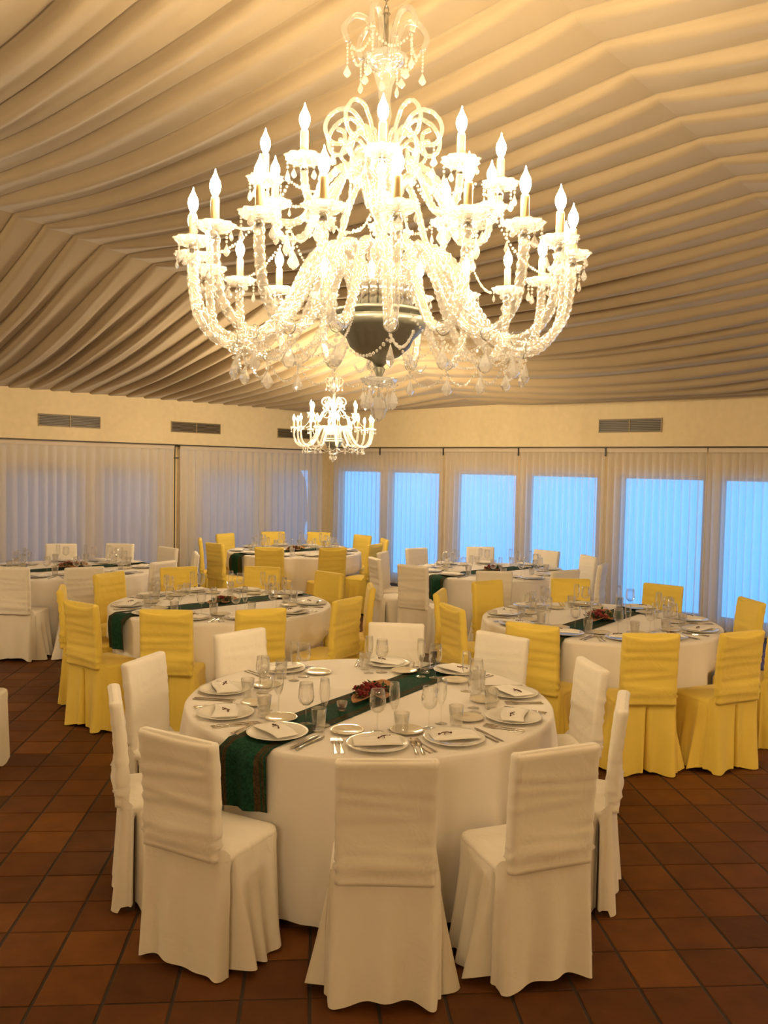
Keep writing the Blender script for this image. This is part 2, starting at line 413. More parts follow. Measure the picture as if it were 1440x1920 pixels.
# outside: gravel ground and a dim hedge beyond the left windows
rbox('ground', [(-7, -.36, -1.5, LB+10, -.3, -.12), (-.36, LA+10, -1.5, -.36, -.3, -.12)], M_garden, kind='structure')
V, F = [], []
nh = 90
for i in range(nh+1):
    b = -4.2+24*i/nh
    for j in range(11):
        z = -.12+2.9*j/10
        V.append((-5.2-.35*n1(i*.9+j*1.7)-.25*(j/10)**2, b, z+(.35*n1(i*.6) if j == 10 else 0)))
for i in range(nh):
    for j in range(10):
        a = i*11+j; F.append((a, a+1, a+12, a+11))
n0 = len(V)
for i in range(nh+1):
    v = V[i*11+10]; V.append((v[0]-1.1, v[1], v[2]-.05)); V.append((v[0]-1.2, v[1], -.12))
for i in range(nh):
    F.append((i*11+10, n0+2*i, n0+2*i+2, (i+1)*11+10)); F.append((n0+2*i, n0+2*i+1, n0+2*i+3, n0+2*i+2))
obj('garden_hedge', mesh('garden_hedge', room(V), F), M_hedge, label='dim tall hedge outside behind the left wall curtains', category='hedge')

# ------------------------------------------------------------------ draped tent ceiling
BP = [(-1, 2.99), (0, 2.985), (.6, 3.06), (2, 3.44), (3.8, 3.80), (5.7, 4.06), (7.4, 4.28), (9, 4.42), (11, 4.56), (13, 4.62), (17, 4.40), (20, 4.2)]
def zb(t):
    for (x0, z0), (x1, z1) in zip(BP, BP[1:]):
        if t <= x1:
            return z0+(z1-z0)*(t-x0)/(x1-x0)
    return BP[-1][1]
PS = .29
bays = [(0.0, 3.63), (3.63, 9.35), (9.35, 15.2)]
def saw(s):
    # cloth strip: rises gently, then tucks up sharply behind its neighbour
    return (s/.82)**1.25 if s < .82 else sqrt(max(0., 1-((s-.82)/.18)**2))
SS = [0, .018, .04, .075, .13, .22, .32, .43, .54, .65, .75, .82, .875, .92, .955, .982]
def ceil_pt(a, k, s, bi):
    a0, a1 = bays[bi]; u = min(max((a-a0)/(a1-a0), 0), 1)
    mid = max(0, sin(pi*u)); bw = (k+s)*PS
    # fold lines wander a little between the beams
    b = bw+.10*mid*(n1(a*.5)-.5)+.09*mid*(n1(a*.55+k*1.37+s*.0)-.5)*(1-s)+.09*mid*(n1(a*.55+(k+1)*1.37)-.5)*s
    b = min(max(b, -.02), LB+.02)
    am = (.7+.6*h1(k+40*bi))
    tuck = .045*exp(-(min(s, 1-s)/.022)**2)*(.25+.75*mid)
    if bi == 0:
        zbm = zb(b); e = u**.92; base = 2.985*(1-e)+zbm*e-.10*mid*(zbm-2.9)
        amp = (.020+.080*mid**.7*am)*sm(b/1.0+.15); tuck *= sm(b)
    else:
        base = zb(b)-.16*mid*sm(b/1.2)
        amp = (.020+.072*mid**.6*am)*sm(b/.5+.3)
    sec = .16*sin(2*pi*(s*1.5+h1(k*7+bi)))*mid*(h1(k*5+bi) > .6)*sin(pi*s)
    return b, base-amp*(saw(s)+sec)+tuck+.012*mid*(n1(a*1.1+k*9.7)-.5)
V, F = [], []
NK = int(LB/PS)+2
for bi, (a0, a1) in enumerate(bays):
    na = 30 if bi == 0 else 44
    n0 = len(V); L_ = [(k, q) for k in range(-1, NK) for q in SS]; m = len(L_)
    for i in range(na+1):
        a = a0+(a1-a0)*i/na
        for k, q in L_:
            b, z = ceil_pt(a, k, q, bi); V.append(W2(a, b, max(z, 2.93)))
    for i in range(na):
        for j in range(m-1):
            q = n0+i*m+j; F.append((q, q+1, q+m+1, q+m))
obj('ceiling', mesh('ceiling', V, F), M_ceil, kind='structure')
rbox('roof', [(-.34, LA+.2, -.34, LB+.2, 5.0, 5.2)], M_wall, kind='structure')

# ------------------------------------------------------------------ tables
R_T, Z_T = .95, .78
TAB = {'front': (-.055, 4.5, 57), 'left': (-1.41, 7.5, 45), 'right': (1.79, 7.03, 53), 'far': (-1.27, 12.3, 43), 'fr': (1.32, 10.35, 43), 'fl': (-3.55, 9.75, 45)}
TNAME = {'front': 'front table', 'left': 'middle left table', 'right': 'middle right table', 'far': 'farthest table', 'fr': 'far right table', 'fl': 'far left table'}
TDESC = {'front': 'ringed by white chairs in the foreground', 'left': 'ringed by yellow chairs, left of centre', 'right': 'ringed by yellow chairs, at the right',
         'far': 'ringed by yellow chairs near the far corner', 'fr': 'ringed by white chairs before the blue windows', 'fl': 'ringed by white chairs at the left edge'}
# chair backs: (x, y) of the top of the back, measured; facing override in degrees or None
CH = {'front': [(.03, 3.07, 90), (-.78, 3.30, 62), (-1.21, 3.90, 19), (-1.26, 4.62, -16), (-.88, 5.39, -46), (.10, 5.79, -90), (.77, 5.47, -128), (1.10, 4.69, -172), (1.12, 3.95, 163), (.68, 3.22, 111)],
      'left': [(-2.62, 7.12, None), (-2.23, 6.35, None), (-2.52, 8.06, None), (-1.54, 6.11, 90), (-2.02, 8.58, None), (-1.24, 8.81, None), (-.88, 6.22, 115), (-.53, 8.47, None), (-.12, 7.61, None), (-.28, 6.80, None)],
      'right': [(.54, 6.54, None), (1.01, 8.04, None), (1.83, 8.30, None), (2.60, 8.0, None), (3.08, 7.18, None), (2.43, 5.65, None), (1.76, 5.58, 93), (1.03, 5.83, 60), (.50, 7.35, None), (2.93, 6.35, None)],
      'far': [(-2.56, 12.02, None), (-2.22, 11.34, None), (-2.34, 12.95, None), (-1.73, 13.5, None), (-1.03, 13.56, None), (-.36, 13.17, None), (-1.45, 10.94, None), (-.65, 11.06, None), (0.0, 12.57, None), (-.14, 11.68, None)],
      'fr': [(.46, 11.3, None), (1.32, 11.66, None), (2.14, 11.33, None), (2.53, 10.72, None), (2.50, 9.80, None), (1.16, 8.92, 84), (1.94, 9.12, 120), (.27, 9.22, 58), (-.09, 9.98, 18), (0.0, 10.72, None)],
      'fl': [(-4.10, 10.93, None), (-3.40, 11.08, None), (-2.70, 10.74, None), (-2.22, 10.15, None), (-2.38, 9.2, None), (-2.98, 8.56, None), (-3.66, 8.44, None)]}
def polar(key):
    cx, cy, _ = TAB[key]; out = []
    for x, y, f in CH[key]:
        a = atan2(y-cy, x-cx); r = min(max(hypot(x-cx, y-cy), 1.23 if key == 'front' else 1.31), 1.46)
        out.append((a, r, f))
    return out
def angdiff(a, b): return (a-b+pi) % (2*pi)-pi
def tablecloth(key, seed):
    ang = [p[0] for p in polar(key)]; rs = [p[1] for p in polar(key)]
    V, F = [], []; n = 264
    rr = [.25, .55, .85, R_T-.02, R_T-.006]
    V.append((0, 0, Z_T))
    for r in rr:
        for j in range(n):
            a = 2*pi*j/n; z = Z_T if r < R_T-.01 else Z_T-.002
            V.append((r*cos(a), r*sin(a), z))
    zs = [Z_T-.008, Z_T-.03, Z_T-.08, .64, .56, .48, .38, .28, .18, .10, .05]
    nf = 15+seed % 3
    for z in zs:
        v = (Z_T-z)/(Z_T-.05)
        for j in range(n):
            a = 2*pi*j/n
            f1 = .5+.5*cos(nf*a+2.2*n1(a*3.1+seed)*1.5+seed); f1 = f1**1.8
            f2 = .5+.5*cos((nf*2+3)*a+seed*2)
            rn = min(abs(angdiff(a, radians(TAB[key][2]))), abs(angdiff(a, radians(TAB[key][2])+pi)))
            if z > .42: f1 *= sm((rn-.15)/.1); f2 *= sm((rn-.15)/.1)      # lies flat under the runner
            r = R_T+.004+v**.8*(-.015+.095*f1*(.6+.6*n1(a*2.3+seed*5))+.012*f2)
            if z < .56:
                for q, b in enumerate(ang):
                    d = abs(angdiff(a, b))
                    if d < .40:
                        fr = rs[q]-.235-.195-.012              # front of the chair that is pushed in
                        lim = fr/cos(min(d, .33))+max(0, d-.33)*2.2+.030*(f1-.75)*v**.5
                        k = sm((.56-z)/.05); r = r*(1-k)+min(r, lim)*k
            zz = z+(.018*(f1-.5) if z < .06 else 0)
            V.append((r*cos(a), r*sin(a), zz))
    m = len(rr)+len(zs)
    for j in range(n): F.append((0, 1+j, 1+(j+1) % n))
    for i in range(m-1):
        for j in range(n):
            a, b = 1+i*n+j, 1+i*n+(j+1) % n; F.append((a, a+n, b+n, b))
    return mesh('tablecloth', V, F)
lab_table = {}
for q, key in enumerate(TAB):
    cx, cy, ra = TAB[key]
    t = empty('round_table', (cx, cy, 0), label='round banquet table hidden under the white cloth, '+TDESC[key], category='table', group='round banquet tables')
    V, F = lathe([(.001, Z_T-.030), (.93, Z_T-.030), (.935, Z_T-.015), (.93, Z_T-.004), (.001, Z_T-.004)], 48)
    obj('tabletop', mesh('tabletop', V, F, False), M_wood, t)
    V, F = lathe([(.05, .06), (.04, .2), (.04, Z_T-.03)], 16); obj('pedestal', mesh('pedestal', V, F), M_wood, t)
    V, F = lathe([(.001, 0), (.36, 0), (.36, .03), (.08, .07), (.001, .07)], 32); obj('base', mesh('base', V, F, False), M_wood, t)
    obj('tablecloth', tablecloth(key, q*3+1), M_table, None, (cx, cy, 0), label='white floor-length tablecloth on the round table '+TDESC[key], category='tablecloth', group='white round tablecloths')
    # runner
    ra_ = radians(ra); V, F = [], []; hw = .13
    prof = []
    L = R_T+.012
    over = .27
    for i in range(6): prof.append((-L-.012-.004*i*(1 if q else 1), Z_T-over+i*(over-.02)/5))
    prof += [(-L+.002, Z_T-.004), (-L+.02, Z_T+.004)]
    for i in range(1, 30): prof.append((-L+.02+(2*L-.04)*i/30, Z_T+.004))
    prof += [(-p, z) for p, z in reversed(prof[:8])]
    nx = 9
    for i, (y, z) in enumerate(prof):
        for j in range(nx):
            x = -hw+2*hw*j/(nx-1); ov = sm((Z_T-z)/.1)
            # the edge of a round table: the corners of the runner drop a little earlier
            lim = sqrt(max((R_T+.014)**2-x*x, .01))
            yy = y; 
            if abs(y) > L-.03: yy = math.copysign(lim+(abs(y)-L), y)
            yy += math.copysign(ov*.020*(1+sin(x*38+q*2)), y)
            V.append((x*(1+.02*ov*sin(z*20)), yy, z+(.0012*sin(y*9+x*20) if not ov else 0)+(.006*sin(x*22+q) if i in (0, len(prof)-1) else 0)))
    for i in range(len(prof)-1):
        for j in range(nx-1):
            a = i*nx+j; F.append((a, a+1, a+nx+1, a+nx))
    n0 = len(V); V += [(v[0], v[1]*(1.0015 if v[2] < Z_T-.01 else 1), v[2]+(.0018 if v[2] > Z_T-.01 else 0)) for v in V[:n0]]
    F2 = [tuple(n0+i for i in f) for f in F]; F = [tuple(reversed(f)) for f in F]+F2
    ro = obj('table_runner', mesh('table_runner', V, F), M_run, None, (cx, cy, 0), (0, 0, ra_-pi/2),
        label='dark green brocade runner with brown borders across the '+TNAME[key], category='table runner', group='green table runners')

# ------------------------------------------------------------------ covered chairs
def rrect(hw, y0, y1, rad, n):
    """points (x,y,nx,ny,s) anticlockwise round a rounded rectangle, starting at the middle of the rear edge"""
    w = 2*(hw-rad); d = (y1-y0)-2*rad; arc = pi*rad/2
    per = 2*w+2*d+4*arc; out = []
    segs = [('l', (0, y0), (1, 0), (0, -1), w/2), ('a', (hw-rad, y0+rad), -pi/2, 0, arc), ('l', (hw, y0+rad), (0, 1), (1, 0), d), ('a', (hw-rad, y1-rad), 0, 0, arc),
            ('l', (hw-rad, y1), (-1, 0), (0, 1), w), ('a', (-hw+rad, y1-rad), pi/2, 0, arc), ('l', (-hw, y1-rad), (0, -1), (-1, 0), d), ('a', (-hw+rad, y0+rad), pi, 0, arc), ('l', (-hw+rad, y0), (1, 0), (0, -1), w/2)]
    for i in range(n):
        s = per*i/n; t = s
        for sg in segs:
            L = sg[4]
            if t <= L+1e-9:
                if sg[0] == 'l': out.append((sg[1][0]+sg[2][0]*t, sg[1][1]+sg[2][1]*t, sg[3][0], sg[3][1], s/per))
                else:
                    a = sg[2]+t/rad; out.append((sg[1][0]+rad*cos(a), sg[1][1]+rad*sin(a), cos(a), sin(a), s/per))
                break
            t -= L
    return out, per
def chair_meshes(kind, seed):
    yel = kind == 'y'
    # --- back
    hw, y0, y1 = .190, -.245, -.185
    ring, per = rrect(hw, y0, y1, .022, 64)
    V, F = [], []; rows = 30; zb0 = .475
    def ztop(x): 
        q = abs(x)/hw
        return (.924+.032*q**2.6) if yel else (.948-.006*(1-q*q)+.004*sin(x*9+seed))
    for i in range(rows+1):
        v = i/rows
        for (x, y, nx, ny, s) in ring:
            zt = ztop(x); z = zb0+(zt-.012-zb0)*v
            lean = -.028*v**1.6 + .006*sin(pi*v)
            k = 1-.03*(1-v)*(1-yel) + (.015*sin(pi*v) if False else 0)
            fold = 0
            side = 1 if ny < -.5 else (.55 if ny > .5 else .35)
            for m_ in range(6):
                zc = .53+.065*m_+.035*(h1(seed*11+m_)-.5); tilt = .12*(h1(seed*5+m_*3)-.5)
                dz = (z-zc-tilt*x-.010*sin(x*7+m_*2+seed))
                fold += (.0045+.004*h1(seed+m_*7))*exp(-(dz/.013)**2)*(.35+.65*(n1(x*9+m_*5+seed)))
                fold -= .003*exp(-((dz+.022)/.018)**2)
            bul = .010*exp(-((z-.56)/.05)**2)*(1+.6*cos(x/hw*pi))
            # gathers at the lower corners
            g = .010*exp(-((z-.545)/.035)**2)*exp(-((abs(x)-hw)/.06)**2)*sin((z*1.0+abs(x))*150)
            off = side*(fold+bul)+g*(1 if ny < .5 else .3)
            sag = (.010*(1-(x/hw)**2) if yel else .004*(1-(x/hw)**2))*(ny < -.5)
            V.append((x*k+nx*off, y+lean+ny*off+sag, z))
    m = len(ring)
    for e, (ins, dz) in enumerate(((.006, .009), (.016, .012))):
        for (x, y, nx, ny, s) in ring:
            V.append((x-nx*ins, y-.028-ny*ins+(.010*(1-(x/hw)**2) if yel else .004)*(ny < -.5), ztop(x)-.012+dz))
    tot = rows+3
    for i in range(tot-1):
        for j in range(m):
            a, b = i*m+j, i*m+(j+1) % m; F.append((a, b, b+m, a+m))
    # top: strip between front and rear halves
    base = (tot-1)*m
    for j in range(m//2): 
        a, b, c, d = base+j, base+j+1, base+(m-j-1) % m, base+(m-j) % m
        if len({a, b, c, d}) >= 3: F.append(tuple(dict.fromkeys((a, b, c, d))))
    F.append(tuple(reversed(range(m))))
    back = mesh('backrest_cover', V, F)
    # --- seat
    ring, per = rrect(.205, -.215, .165, .045, 72)
    V, F = [], []
    prof = [(.0, .455), (.004, .470), (.0, .482), (-.012, .491), (-.04, .497), (-.09, .502), (-.15, .505)]
    for ins, z in prof:
        for (x, y, nx, ny, s) in ring:
            f = max(0, 1+ins/.205); 
            if ins > -.02: V.append((x+nx*ins, y+ny*ins, z))
            else: V.append((x*f, -.025+(y+.025)*f, z+.002*sin(x*30+seed)+.002*sin(y*25)))
    m = len(ring)
    for i in range(len(prof)-1):
        for j in range(m):
            a, b = i*m+j, i*m+(j+1) % m; F.append((a, b, b+m, a+m))
    F.append(tuple((len(prof)-1)*m+j for j in range(m)))
    seat = mesh('seat_cover', V, F)
    # --- skirt
    ring, per = rrect(.203, -.218, .163, .035, 240)
    V, F = [], []; rows = 18
    hwp = .203/per                                    # perimeter fraction from rear middle to rear corner
    if yel: notch = [(0.0, .011, .060), (.160, .006, .035), (.840, .006, .035)]
    else: notch = [(.166, .015, .095), (.834, .015, .095)]
    for i in range(rows+1):
        v = i/rows
        for (x, y, nx, ny, s) in ring:
            cor = (abs(x)/.203)**6*(abs(y+.027)/.19)**6
            rear = ny < -.5
            ztopk = .520 if rear else .478
            if not rear and y < -.15: ztopk = .478+.042*sm((-.15-y)/.06)
            hem = .006+.030*(.5+.5*sin(2*pi*s*7+seed*1.3))**1.5*(not rear)+(.034*(1-(x/.2)**2)**.7*(.8+.3*sin(x*12+seed)) if rear and not yel else .012*(1+sin(x*20+seed)) if rear else 0)
            z = ztopk+(hem-ztopk)*v
            sd = min(s, 1-s)                                # 0 at the rear middle, .5 at the front middle
            rp = 1-sm((sd-.145)/.01)                         # rear panel
            fp = sm((sd-.34)/.03)                            # front edge, pushed against the tablecloth
            sidef = .040*v**1.1+.036*v**1.3*exp(-((sd-.195)/.025)**2)+.034*v**1.2*(.5+.5*sin(2*pi*sd*14+seed+1.5*n1(sd*16+seed)))**1.6
            rearf = v**1.3*(.012+.034*abs(x/.2)**2.5)+.016*v*sin(x*23+seed*2)*(1-.5*abs(x/.2))+.010*v*sin(x*41+seed)
            fl = rearf*rp+sidef*(1-rp)*(1-fp)+.016*v*fp
            fl += .004*exp(-((v-.06)/.05)**2)
            for (u0, wd, dp) in notch:
                d = (s-u0+.5) % 1-.5
                fl -= dp*exp(-(d/(wd*(.25+.75*v)))**2)*sm(v*5)*(.6+.4*v)
                fl += .010*v*(exp(-((d-wd*1.9)/(wd*.9))**2)+exp(-((d+wd*1.9)/(wd*.9))**2))*(1 if u0 == 0 else .4)
            V.append((x+nx*fl*(1-.9*rp), y+ny*fl, z))
    m = len(ring)
    for i in range(rows):
        for j in range(m):
            a, b = i*m+j, i*m+(j+1) % m; F.append((a, a+m, b+m, b))
    skirt = mesh('skirt', V, F)
    return back, seat, skirt
legm = mesh('leg', *box(-.018, .018, -.018, .018, 0, .44), False)
def make_chair(kind, seed):
    b, s, k = chair_meshes(kind, seed); m = M_yellow if kind == 'y' else M_white
    r = empty('covered_chair')
    obj('backrest_cover', b, m, r); obj('seat_cover', s, m, r); obj('skirt', k, m, r)
    for x in (-.165, .165):
        for y in (-.175, .125): obj('leg', legm, M_wood, r, (x, y, 0))
    return r, kidmap(r)
POS = [(-90, 'nearest'), (-54, 'near right'), (-18, 'right front'), (18, 'right rear'), (54, 'rear right'), (90, 'rearmost'), (126, 'rear left'), (162, 'left rear'), (-162, 'left front'), (-126, 'near left')]
def seat_names(angs):
    """give every seat of a table its own place word, matching angles to the ten words in order"""
    rest = list(POS); out = {}
    order = sorted(range(len(angs)), key=lambda i: min(abs(angdiff(angs[i], radians(p))) for p, _ in POS))
    for i in order:
        p = min(rest, key=lambda w: abs(angdiff(angs[i], radians(w[0])))); rest.remove(p); out[i] = p[1]
    return out
protos = {(k, s): make_chair(k, s*3+(1 if k == 'w' else 2)) for k in 'wy' for s in range(3)}
used = set()
def put_chair(kind, s, x, y, rz, label, group):
    r, kd = protos[(kind, s)]
    if (kind, s) in used: r = copy_tree(r, kd)
    used.add((kind, s))
    r.location = (x, y, 0); r.rotation_euler = (0, 0, rz); r['label'] = label; r['category'] = 'chair'; r['group'] = group
    return r
SEATS = {}
for key in TAB:
    cx, cy, _ = TAB[key]; P = polar(key); nm = seat_names([p[0] for p in P]); SEATS[key] = (P, nm)
    kind = 'y' if key in ('left', 'right', 'far') else 'w'
    for i, (a, r, f) in enumerate(P):
        tx, ty = cx+r*cos(a), cy+r*sin(a)
        fa = (a+pi) if f is None else radians(f)
        x, y = tx+.235*cos(fa)*1.0, ty+.235*sin(fa)
        cw = 'yellow' if kind == 'y' else 'white'
        put_chair(kind, (i*2+len(key)) % 3, x, y, fa-pi/2, '%s cloth-covered chair at the %s seat of the %s' % (cw, nm[i], TNAME[key]), 'chairs round the '+TNAME[key])
put_chair('w', 1, -2.63, 5.45, radians(-90), 'white cloth-covered chair cut off by the left frame edge, skirt only', 'chairs of the table outside the frame')

# ------------------------------------------------------------------ tableware
def solid(prof, seg, name):
    V, F = lathe(prof, seg); return mesh(name, V, F)
plate_me = solid([(.0005, .0), (.075, .0), (.085, .004), (.135, .016), (.140, .018), (.139, .0205), (.128, .018), (.088, .008), (.078, .0055), (.0005, .0055)], 48, 'plate')
bplate_me = solid([(.0005, .0), (.04, .0), (.047, .003), (.074, .012), (.078, .0135), (.077, .0155), (.070, .0135), (.048, .006), (.0005, .0045)], 36, 'bread_plate')
tumb_me = solid([(.0005, .001), (.026, .001), (.0285, .004), (.036, .105), (.0352, .1055), (.027, .012), (.0005, .010)], 24, 'tumbler')
def split_glass(bowl, stem, foot, nm):
    return {'bowl': solid(bowl, 24, nm+'_bowl'), 'stem': solid(stem, 12, nm+'_stem'), 'foot': solid(foot, 24, nm+'_foot')}
wine = split_glass([(.004, .088), (.018, .092), (.032, .105), (.0385, .128), (.037, .155), (.0315, .198), (.0307, .198), (.036, .155), (.0372, .128), (.031, .108), (.017, .095), (.0005, .092)],
                   [(.0045, .006), (.0033, .02), (.003, .06), (.0042, .088)], [(.0005, .0), (.034, .0), (.0345, .0015), (.02, .003), (.0045, .008)], 'wine')
flute = split_glass([(.004, .085), (.012, .095), (.021, .12), (.025, .155), (.0245, .185), (.021, .222), (.0203, .222), (.0235, .185), (.024, .155), (.020, .122), (.011, .099), (.0005, .094)],
                    [(.0045, .006), (.003, .02), (.0028, .06), (.0042, .085)], [(.0005, .0), (.030, .0), (.0305, .0015), (.018, .003), (.0045, .008)], 'flute')
def joined(d, name):
    V, F = [], []
    for m_ in d.values():
        n0 = len(V); V += [tuple(v.co) for v in m_.vertices]; F += [tuple(n0+i for i in p.vertices) for p in m_.polygons]
    return mesh(name, V, F)
wine_one, flute_one = joined(wine, 'wine_glass'), joined(flute, 'champagne_flute')
# cutlery, lying along +y, handle at -y
def strip(widths, L, th, lift):
    V, F = [], []; n = len(widths)
    for i, (t, w) in enumerate(widths):
        y = -L/2+L*t; z = lift(t)
        V += [(-w, y, z), (w, y, z), (w*.7, y, z+th), (-w*.7, y, z+th)]
    for i in range(n-1):
        for e in range(4): F.append((i*4+e, i*4+(e+1) % 4, i*4+4+(e+1) % 4, i*4+4+e))
    F += [(3, 2, 1, 0), tuple((n-1)*4+e for e in range(4))]
    return V, F
V, F = strip([(0, .006), (.03, .0085), (.12, .0085), (.3, .0055), (.45, .005), (.5, .0075), (.6, .0105), (.85, .011), (.95, .007), (1, .001)], .225, .0028, lambda t: .0005)
knife_me = mesh('knife', V, F)
V, F = strip([(0, .007), (.03, .010), (.15, .008), (.4, .0035), (.6, .003), (.68, .006), (.75, .0125), (.80, .013)], .20, .0022, lambda t: .0005+.010*max(0, t-.55)*1.6)
for x in (-.0105, -.0035, .0035, .0105):
    box(x-.0017, x+.0017, .058, .098, .004, .0055, V, F)
fork_me = mesh('fork', V, F, False)
def napkin_mesh(seed):
    V, F = [], []; nx, ny = 14, 8
    for k in range(2):
        for i in range(nx+1):
            for j in range(ny+1):
                u, v = i/nx-.5, j/ny-.5
                w = .115*(1-.18*u*(1 if seed % 2 else -1)); L = .215
                e = 1-max(abs(u)*2, abs(v)*2)**8
                z = (.0035+.010*e*(1+.2*sin(u*9+seed)) + .003*sin(v*11+seed)*e) if k else 0.0
                V.append((u*L, v*w+.006*sin(u*5+seed), z))
    m = (nx+1)*(ny+1)
    for i in range(nx):
        for j in range(ny):
            a = i*(ny+1)+j; F.append((a, a+1, a+ny+2, a+ny+1)); F.append((m+a, m+a+ny+1, m+a+ny+2, m+a+1))
    bd_ = [i*(ny+1) for i in range(nx+1)]+[nx*(ny+1)+j for j in range(1, ny+1)]+[i*(ny+1)+ny for i in reversed(range(nx))]+[j for j in reversed(range(1, ny))]
    for i in range(len(bd_)):
        a, b = bd_[i], bd_[(i+1) % len(bd_)]; F.append((a, b, b+m, a+m))
    return mesh('napkin', V, F)
nap_me = [napkin_mesh(i) for i in range(3)]
V, F = [], []
tube([(-.03, -.006, .016), (-.012, .004, .019), (.0, .0, .021), (.014, .005, .019), (.032, -.004, .016)], .0022, 5, V, F)
tube([(-.008, -.014, .015), (0, 0, .021), (.010, .015, .015)], .0018, 5, V, F)
drop((.03, .0, .022), .006, .010, V, F, 5); drop((-.03, -.002, .022), .006, .010, V, F, 5)
twig_me = mesh('twig_tie', V, F)
ZP = Z_T+.0065
def thing(name, me, m, x, y, z, rz, label, cat, grp, parts=None):
    if parts is None: return obj(name, me, m, None, (x, y, z), (0, 0, rz), label=label, category=cat, group=grp)
    r = empty(name, (x, y, z), (0, 0, rz), label=label, category=cat, group=grp)
    for pn, pm in parts.items(): obj(pn, pm, m, r)
    return r
for key in TAB:
    cx, cy, ra = TAB[key]; P, nm = SEATS[key]; near = key in ('front', 'left', 'right')
    seats = [(a, nm[i]) for i, (a, r, f) in enumerate(P)]
    if key == 'fl':
        seats += [(radians(165), 'left rear'), (radians(-162), 'left front'), (radians(-128), 'near left')]
        used_names = set(nm.values()); free = [w for _, w in POS if w not in used_names]
        seats = seats[:7]+[(a, free[i]) for i, (a, _) in enumerate(seats[7:])]
    rp = key
    for si, (a, pos) in enumerate(seats):
        rnd = random.Random(si*31+len(key)*7)
        ux, uy = -cos(a), -sin(a); rx, ry = -uy*-1, ux*-1      # right hand of a guest looking to the centre
        rx, ry = uy, -ux
        px, py = cx-ux*.785, cy-uy*.785
        rz = atan2(uy, ux)-pi/2
        def at(lx, ly): return px+rx*lx+ux*ly, py+ry*lx+uy*ly
        wh = 'at the %s seat of the %s' % (pos, TNAME[key]); gt = ' on the '+TNAME[key]
        def onrun(x, y):
            dx, dy = x-cx, y-cy; q = radians(ra); return abs(-dx*sin(q)+dy*cos(q)) < .22
        def zz(x, y): return ZP if onrun(x, y) else Z_T+.0008
        x, y = at(0, 0); z = zz(x, y)
        thing('dinner_plate', plate_me, M_china, x, y, z, rz, 'white dinner plate under napkin '+wh, 'plate', 'dinner plates'+gt)
        npk = obj('napkin', nap_me[si % 3], M_napkin, None, (x, y, z+.0215), (0, 0, rz+rnd.uniform(-.5, .5)), label='folded white napkin on plate '+wh, category='napkin', group='napkins'+gt)
        if near: obj('twig_tie', twig_me, M_twig, npk, (rnd.uniform(-.06, .06), rnd.uniform(-.01, .02), 0), (0, 0, rnd.uniform(-.6, .6)))
        x, y = at(-.125+rnd.uniform(-.01, .01), .195); thing('bread_plate', bplate_me, M_bread, x, y, zz(x, y), rz, 'small cream bread plate '+wh, 'bread plate', 'bread plates'+gt)
        x, y = at(.002+rnd.uniform(-.008, .008), .205); thing('wine_glass', wine_one, M_glass, x, y, zz(x, y), 0, 'clear stemmed wine glass '+wh, 'wine glass', 'wine glasses'+gt, wine if key == 'front' else None)
        x, y = at(.088+rnd.uniform(-.008, .008), .24); thing('champagne_flute', flute_one, M_glass, x, y, zz(x, y), 0, 'slim champagne flute '+wh, 'champagne flute', 'champagne flutes'+gt, flute if key == 'front' else None)
        x, y = at(.118, .155); thing('tumbler', tumb_me, M_glass, x, y, zz(x, y), 0, 'clear water tumbler '+wh, 'tumbler', 'tumblers'+gt)
        tw = rnd.uniform(-.12, .12)
        cut = [('outer', -.188), ('inner', -.160)] if near else [('', -.165)]
        for w_, lx in cut:
            x, y = at(lx, -.005); l_ = (w_+' ' if w_ else '')+'steel fork beside plate '+wh
            thing('fork', fork_me, M_steel, x, y, zz(x, y), rz+tw, l_, 'fork', 'forks'+gt)
        for w_, lx in [(c[0], -c[1]) for c in cut]:
            x, y = at(lx, -.005); l_ = (w_+' ' if w_ else '')+'steel knife beside plate '+wh
            thing('knife', knife_me, M_steel, x, y, zz(x, y), rz+tw*.7, l_, 'knife', 'knives'+gt)

